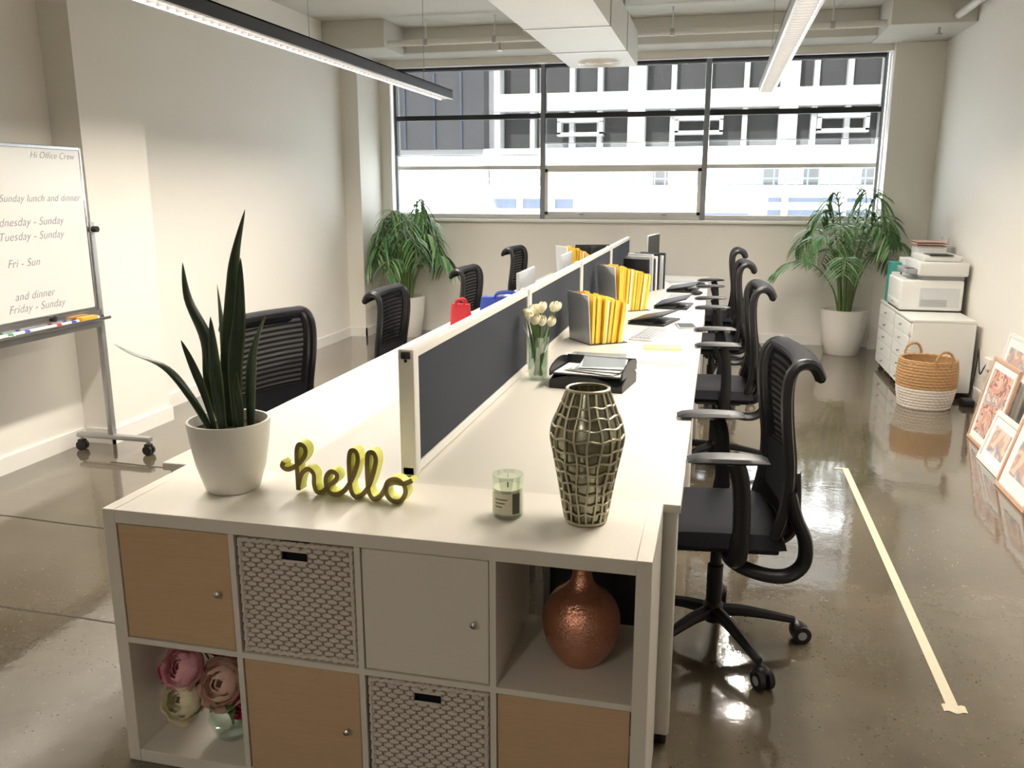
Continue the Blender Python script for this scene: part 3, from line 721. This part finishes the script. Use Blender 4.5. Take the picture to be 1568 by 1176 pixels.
def keyboard(loc,rz,mt=SILV):
    m=MB();m.box(-.21,.21,-.07,.07,0,.012,mt,.004,2)
    for r in range(5):
        for c in range(14):
            if r==0 and 3<c<10: continue
            x=-.195+c*.0285;y=-.055+r*.024;m.box(x,x+.023,y,y+.019,.012,.017,GREYP if mt is SILV else BLACKP)
    m.box(-.195+4*.0285,-.195+10*.0285-.005,-.055,-.036,.012,.017,GREYP)
    return m.finish('keyboard',loc,(0,0,R(rz)))
keyboard((-.36,5.03,DZ),80);keyboard((-.30,6.82,DZ),86)
def laptop(loc,rz,op=0):
    m=MB();m.box(-.17,.17,-.12,.12,0,.014,BLACKP,.004,2);m.box(-.15,.15,-.03,.10,.014,.0155,GREYP);m.box(-.05,.05,-.10,-.045,.014,.0152,GREYP)
    M=Matrix.Translation((0,.12,.014))@Matrix.Rotation(R(op),4,'X')
    m.box(-.17,.17,-.24,.0,.002,.010,BLACKP,.003,2,M=M)
    return m.finish('laptop',loc,(0,0,R(rz)))
laptop((-.37,5.56,DZ),75,-12);laptop((-.285,6.36,DZ),84,-14);laptop((-.26,7.42,DZ),85,-10)
def mouse(loc,rz):
    m=MB();m.sph((0,0,.0),.032,BLACKP,16,(1,1.6,.6));ob=m.finish('computer_mouse',(loc[0],loc[1],loc[2]+.0195),(0,0,R(rz)));return ob
mouse((-.14,7.12,DZ),80);mouse((-.13,7.8,DZ),80)
m=MB();m.box(-.06,.06,-.10,.10,0,.008,GREYP,.003,2);m.box(-.05,.05,-.085,.085,.008,.0085,BLACKP);m.finish('tablet',(-.16,5.42,DZ),(0,0,R(10)))
m=MB();m.box(-.15,.15,-.10,.10,0,.010,PAPER,.001,1);m.box(-.15,.15,-.10,.10,.010,.013,SILV,.001,1);m.box(-.12,.12,-.07,.07,.013,.0135,PAPER);m.finish('notebook',(-.24,4.27,DZ),(0,0,R(-4)))
m=MB();m.box(-.10,.10,-.07,.07,0,.008,mat('yellow_pad',(.75,.68,.2),.6,var=.05),.001,1);m.box(-.10,.10,.055,.07,.008,.010,PAPER);m.finish('notepad',(-.26,4.63,DZ),(0,0,R(6)))
m=MB();m.box(-.15,.15,-.10,.10,0,.002,PAPER,M=Matrix.Rotation(R(8),4,'Z'));m.box(-.13,.13,-.09,.09,.002,.005,GREYP);m.finish('document',(-.30,8.1,DZ),(0,0,R(20)))
m=MB()
m.tube(catmull([(.1*math.cos(a*.9)*(1-.05*a),.07*math.sin(a*.9),.004+.001*a) for a in range(9)],5),.003,BLACKP,6);m.finish('headphone_cable',(-.66,5.3,DZ))
def bag(name,loc,rz,mt,w,hh,d):
    m=MB()
    def fn(u,v):
        a=2*math.pi*u;s=1-.18*v+.03*math.sin(a*3+v*5)
        ca,sa=math.cos(a),math.sin(a)
        return Vector((w/2*math.copysign(abs(ca)**.6,ca)*s,d/2*math.copysign(abs(sa)**.6,sa)*(1-.55*v),hh*v))
    m.grid(fn,36,10,mt);m.grid(lambda u,v:Vector((fn(u,0).x*v,fn(u,0).y*v,0)),36,2,mt);m.grid(lambda u,v:Vector((fn(u,1).x*v,fn(u,1).y*v,hh)),36,2,mt)
    for sy in(-1,1): m.tube(catmull([(-w*.2,sy*d*.2,hh*.95),(-w*.16,sy*d*.22,hh+.02),(0,sy*d*.22,hh+.03),(w*.16,sy*d*.22,hh+.02),(w*.2,sy*d*.2,hh*.95)],5),.008,mt,8)
    return m.finish(name,loc,(0,0,R(rz)))
bag('tote_bag',(-1.30,5.30,DZ),10,BLUEF,.38,.17,.16);bag('tote_bag',(-1.53,5.05,DZ),0,REDF,.14,.15,.12)

# ---------------------------------------------------------------- palms
def palm(name,loc,nf,spread,height,Ll,seed,mtA,mtB,droop,lw,potr=.225,poth=.45,nl=14,ylim=.4,xlim=-9,fa=.55,fb=1.3):
    random.seed(seed);m=MB()
    m.lathe([(.0001,0),(potr*.70,0),(potr*.74,.01),(potr*.9,poth*.5),(potr,poth-.02),(potr,poth),(potr-.02,poth),(potr-.03,poth-.05),(.0001,poth-.055)],POT,44)
    m.lathe([(.0001,poth-.045),(potr-.028,poth-.048)],SOIL,24)
    for k in range(nf):
        a=k*2.399+random.uniform(-.3,.3);el=(k+.5)/nf
        sp=spread*(.35+.65*el)*random.uniform(.85,1.1);hz=height*(1-fa*el**fb)*random.uniform(.9,1.08)
        d=Vector((math.cos(a),math.sin(a),0));b=Vector((.05*math.cos(a),.05*math.sin(a),poth-.06))
        P=[b,b+d*sp*.12+Vector((0,0,hz*.5)),b+d*sp*.42+Vector((0,0,hz*.92)),b+d*sp*.75+Vector((0,0,hz*(1.0-.05*droop))),b+d*sp*1.0+Vector((0,0,hz*(.97-.30*droop)))]
        C=catmull(P,8);n=len(C)
        m.tube(C,[.009*(1-.8*i/(n-1))+.0012 for i in range(n)],STEM,6)
        side=Vector((-d.y,d.x,0))
        for j in range(nl):
            t=.34+.66*(j+.5)/nl;i=min(int(t*(n-1)),n-2);p=C[i].lerp(C[i+1],t*(n-1)-i);tg=(C[i+1]-C[i]).normalized()
            Lf=Ll*(math.sin(math.pi*(.18+.74*(j+.5)/nl))**.7)*random.uniform(.85,1.1)
            for sg in(-1,1):
                dr=(tg*random.uniform(.55,.85)+side*sg*.75+Vector((0,0,random.uniform(.05,.3)))).normalized()
                q0=p;pts=[];
                for s in range(6):
                    tt=s/5;pts.append(q0+dr*Lf*tt+Vector((0,0,-droop*Lf*.75*tt*tt)))
                wv=dr.cross(Vector((0,0,1))).normalized();vs=[];fs=[]
                for s in range(6):
                    tt=s/5;ww=lw*(math.sin(math.pi*(.12+.85*tt))**.8)
                    vs+=[pts[s]-wv*ww,pts[s]-Vector((0,0,-ww*.3)),pts[s]+wv*ww]
                for s in range(5):
                    o=s*3;fs+=[(o,o+1,o+4,o+3),(o+1,o+2,o+5,o+4)]
                m.add(vs,fs,mtA if random.random()<.55 else mtB)
    for v in m.v:
        k0=ylim*.55
        if v.y>k0: v.y=k0+(ylim-k0)*(1-math.exp(-(v.y-k0)/(ylim-k0)))
        k1=xlim*.55
        if v.x<k1: v.x=k1+(xlim-k1)*(1-math.exp(-(v.x-k1)/(xlim-k1)))
    return m.finish(name,loc,fixn=False)
palm('potted_palm',(1.27,8.96,0),18,.70,1.22,.25,3,LEAF,LEAF2,.75,.013,ylim=.30,fa=.6)
palm('potted_palm',(-3.34,8.96,0),26,.56,1.06,.24,11,LEAF,LEAF2,1.1,.014,nl=11,ylim=.42,xlim=-.40,potr=.20)
random.seed(5)

# ---------------------------------------------------------------- whiteboard
m=MB();bx=-3.62;BY0,BY1=2.55,4.35
BOARD=mat('whiteboard_enamel',(0.70,0.70,0.67),0.2,var=0.015,vscale=2)
m.box(bx-.012,bx+.012,BY0,BY1,.92,1.83,BOARD,.001,1)
for z in (.905,1.825): m.box(bx-.016,bx+.016,BY0-.01,BY1+.01,z,z+.02,CHROME,.003,1)
for y in (BY0-.012,BY1): m.box(bx-.016,bx+.016,y,y+.018,.905,1.845,CHROME,.003,1)
for y in (BY0-.045,BY1+.045):
    m.box(bx-.018,bx+.018,y-.018,y+.018,.10,1.42,GREYM,.004,2)
    m.box(bx-.25,bx+.27,y-.022,y+.022,.085,.115,GREYM,.006,2)
    m.cyl((bx+.018,y,1.38),(bx+.05,y,1.38),.018,BLACKP,14);m.cyl((bx,y-.03,1.38),(bx,y+.03,1.38),.008,CHROME,10)
    for sx in(-.23,.25):
        c=Vector((bx+sx,y,0));m.cyl(c+Vector((0,0,.06)),c+Vector((0,0,.09)),.012,CHROME,10);m.box(c.x-.02,c.x+.02,y-.02,y+.02,.045,.07,BLACKP,.006,2)
        for s in(-1,1): m.cyl(c+Vector((.0,s*.006,.03)),c+Vector((.0,s*.024,.03)),.03,BLACKP,16)
m.box(bx-.018,bx+.018,BY0-.04,BY1+.04,.80,.835,GREYM,.003,1)
m.box(bx+.014,bx+.085,BY0+.1,BY1+.04,.850,.856,CHROME,.002,1);m.box(bx+.080,bx+.086,BY0+.1,BY1+.04,.85,.868,CHROME,.002,1);m.box(bx+.014,bx+.02,BY0+.1,BY1+.04,.85,.905,CHROME)
y=3.55
for k,c in enumerate([GREENM,BLUEM,PAPER,REDF,BLUEM,PAPER,BLACKP]):
    m.cyl((bx+.045,y,.866),(bx+.05,y+.085,.866),.009,PAPER,10);m.cyl((bx+.05,y+.085,.866),(bx+.052,y+.12,.866),.0095,c,10);y+=.115
m.box(bx+.03,bx+.075,4.16,4.29,.858,.886,ORNG,.005,2)
m.lathe([(.0001,0),(.015,0),(.018,.02),(.0001,.024)],BLACKP,12,M=Matrix.Translation((bx+.013,4.0,.90))@Matrix.Rotation(R(90),4,'Y'))
wb=m.finish('mobile_whiteboard')
def writing(txt,yend,z,size):
    c=bpy.data.curves.new('writing','FONT');c.body=txt;c.size=size;c.shear=.35;c.align_x='RIGHT';c.space_character=1.05;c.offset=-.0007;c.extrude=.0002
    o=bpy.data.objects.new('writing',c);o.location=(bx+.0132,yend,z);o.rotation_euler=(R(90),0,R(90));c.materials.append(INK);sc.collection.objects.link(o);o.parent=wb
writing('Hi Office Crew',4.31,1.775,.05);writing('Open Sunday lunch and dinner',4.32,1.545,.056);writing('Wednesday - Sunday',4.17,1.42,.062);writing('Tuesday - Sunday',4.16,1.345,.062)
writing('Fri - Sun',3.96,1.205,.062);writing('and dinner',4.04,1.03,.062);writing('Friday - Sunday',4.11,.965,.062)

# ---------------------------------------------------------------- cabinets + printer
def ped(name,y0,y1,rows):
    m=MB();x0,x1=1.50,1.98
    m.box(x0+.02,x1,y0,y1,.05,.60,PRINTW,.003,1);m.box(x0,x1,y0-.003,y1+.003,.60,.622,PRINTW,.004,1)
    hh=.54/rows
    for r in range(rows):
        m.box(x0,x0+.02,y0+.004,y1-.004,.055+r*hh,.055+(r+1)*hh-.006,PRINTW,.003,1)
        for yy in ((y0+y1)/2,) : m.lathe([(.0001,0),(.006,0),(.009,.014),(.011,.02),(.0001,.023)],GREYM,12,M=Matrix.Translation((x0,yy,.055+(r+.5)*hh))@Matrix.Rotation(R(-90),4,'Y'))
    for xx in(x0+.05,x1-.05):
        for yy in(y0+.05,y1-.05): m.cyl((xx,yy-.012,.025),(xx,yy+.012,.025),.025,BLACKP,14);m.cyl((xx,yy,.03),(xx,yy,.052),.01,BLACKP,8)
    return m.finish(name)
ped('drawer_cabinet',7.12,7.70,5);ped('drawer_cabinet',7.73,8.40,5)
m=MB();x0,x1,y0,y1,z=1.50,1.98,7.58,8.12,.622
m.box(x0+.01,x1-.01,y0+.01,y1-.01,z,z+.015,BLACKP);m.box(x0,x1,y0,y1,z+.012,z+.26,PRINTW,.015,3)
m.box(x0-.003,x0+.01,y0+.04,y1-.04,z+.03,z+.085,PRINTW,.004,2);m.box(x0-.004,x0,y0+.2,y1-.2,z+.05,z+.06,GREYP)
m.box(x0+.15,x1-.03,y0-.002,y0+.002,z+.04,z+.20,SILV,.001,1)
m.box(x0+.15,x1,y0+.02,y1-.02,z+.26,z+.30,GREYP,.004,2)
m.box(x0+.12,x1+.02,y0-.02,y1,z+.295,z+.41,PRINTW,.018,3);m.box(x0+.16,x1-.03,y0+.03,y1-.05,z+.41,z+.46,PRINTW,.014,3)
m.box(x0+.20,x1-.10,y0+.02,y0+.25,z+.458,z+.466,BLACKP,.002,1)
m.box(x0+.03,x0+.12,y0+.02,y1-.15,z+.31,z+.35,GREYP,.006,2,M=None);m.box(x0+.04,x0+.11,y0+.05,y0+.16,z+.35,z+.352,BLACKP)
for k in range(5): m.box(x0+.16,x1-.12,y0-.006,y0-.001,z+.05+k*.012,z+.054+k*.012,GREYP)
m.finish('laser_printer')
m=MB();m.box(1.52,1.60,8.15,8.33,.622,.98,TEAL,.003,1);m.box(1.61,1.70,8.15,8.33,.622,1.02,PAPER,.003,1);m.box(1.525,1.595,8.148,8.15,.80,.9,PAPER);m.finish('magazine_file')
m=MB();m.box(1.71,1.95,8.14,8.36,.622,1.12,PRINTW,.003,1)
for k in range(3): m.box(1.70,1.96,8.13,8.37,1.122+k*.02,1.126+k*.02,PINKW,.001,1)
for xx in (1.705,1.955):
    for yy in (8.14,8.36): m.cyl((xx,yy,1.12),(xx,yy,1.20),.003,PINKW,6)
m.finish('paper_organiser')
m=MB();m.box(1.88,1.96,6.86,6.98,0,.05,BLACKP,.006,2)
m.tube(catmull([(1.94,6.98,.03),(1.97,7.03,.10),(1.99,7.05,.3),(1.985,7.02,.42),(1.99,6.95,.25),(2.0,6.9,.3),(2.01,6.88,.34)],6),.005,BLACKP,6)
m.box(2.005,2.03,6.82,6.95,.30,.38,TRIM,.003,1)
m.finish('power_adapter')
m=MB();Hb=.36
def fb(u,v,inner=False):
    rows,cols=16,34;a=2*math.pi*u;r=.165+.045*math.sin(math.pi*(.1+.62*v));ri=int(v*rows) if v<1 else rows-1;fr=v*rows-ri
    d=.007*(max(0,math.sin(math.pi*fr))**.5)*(.4+.6*(.5+.5*math.cos(cols*a/1+(ri%2)*math.pi)))
    rr_=r+(d if not inner else -.012);return Vector((rr_*math.cos(a),rr_*math.sin(a),Hb*v))
m.grid(lambda u,v:fb(u,v*.45),272,36,WICKW);m.grid(lambda u,v:fb(u,.45+v*.55),272,44,WICKT);m.grid(lambda u,v:fb(u,v,True),48,4,WICKT)
m.lathe([(.0001,.004),(.175,.004)],WICKW,30)
r=.195
m.tube([(r*math.cos(a),r*math.sin(a),Hb+.003*math.sin(a*25)) for a in [2*math.pi*i/100 for i in range(100)]],.011,WICKT,6,closed=True,up=(0,0,1))
for s in(-1,1):
    m.tube(catmull([(-.06,s*r,Hb-.03),(-.065,s*(r+.01),Hb+.03),(-.04,s*(r+.01),Hb+.075),(0,s*(r+.005),Hb+.09),(.04,s*(r+.01),Hb+.075),(.065,s*(r+.01),Hb+.03),(.06,s*r,Hb-.03)],6),[.010+.0015*math.sin(i*1.3) for i in range(37)],WICKT,8)
m.finish('woven_basket',(1.60,6.85,0),(0,0,R(20)),fixn=False)

# ---------------------------------------------------------------- picture frames
def frame(y0,y1,xb,xt,hh,fm,art,fw=.025,mg=.06):
    m=MB();w=y1-y0;L=hh;d=.02
    m.box(0,w,0,d,0,fw,fm,.002,1);m.box(0,w,0,d,L-fw,L,fm,.002,1);m.box(0,fw,0,d,fw,L-fw,fm,.002,1);m.box(w-fw,w,0,d,fw,L-fw,fm,.002,1)
    m.box(fw,w-fw,.008,d-.002,fw,L-fw,PAPER)
    m.box(fw+mg,w-fw-mg,.006,.008,fw+mg,L-fw-mg,art)
    th=math.asin((xt-xb)/hh)
    return m.finish('picture_frame',(xb,y0+w,.002),(-th,0,R(-90)))
frame(5.52,6.02,1.69,1.80,.56,WOODF,ART1,.022,.045)
frame(5.75,6.30,1.83,1.96,.68,TRIM,ART2)
frame(5.10,5.53,1.62,1.71,.32,TRIM,ART2,.03,.05)
frame(4.95,5.42,1.73,1.86,.50,TRIM,ART1,.03,.09)
frame(4.55,5.02,1.58,1.68,.40,WOODF,ART2,.025,.08)

# ---------------------------------------------------------------- lights + world + camera
w=bpy.data.worlds.new('world');sc.world=w;w.use_nodes=True
bg=w.node_tree.nodes['Background'];bg.inputs[0].default_value=(0.91,0.955,1.0,1);bg.inputs[1].default_value=5.2
s=bpy.data.lights.new('sun','SUN');s.energy=13.0;s.angle=R(2);s.color=(1,.98,.95)
so=bpy.data.objects.new('sun',s);so.rotation_euler=(R(48),0,R(-15));sc.collection.objects.link(so)
cam=bpy.data.cameras.new('camera');cam.lens=29.85;cam.sensor_width=36;cam.clip_start=.05;cam.clip_end=300
co=bpy.data.objects.new('camera',cam);co.location=(0,0,1.606);co.rotation_euler=(R(90-12.87),0,R(13.41));sc.collection.objects.link(co);sc.camera=co
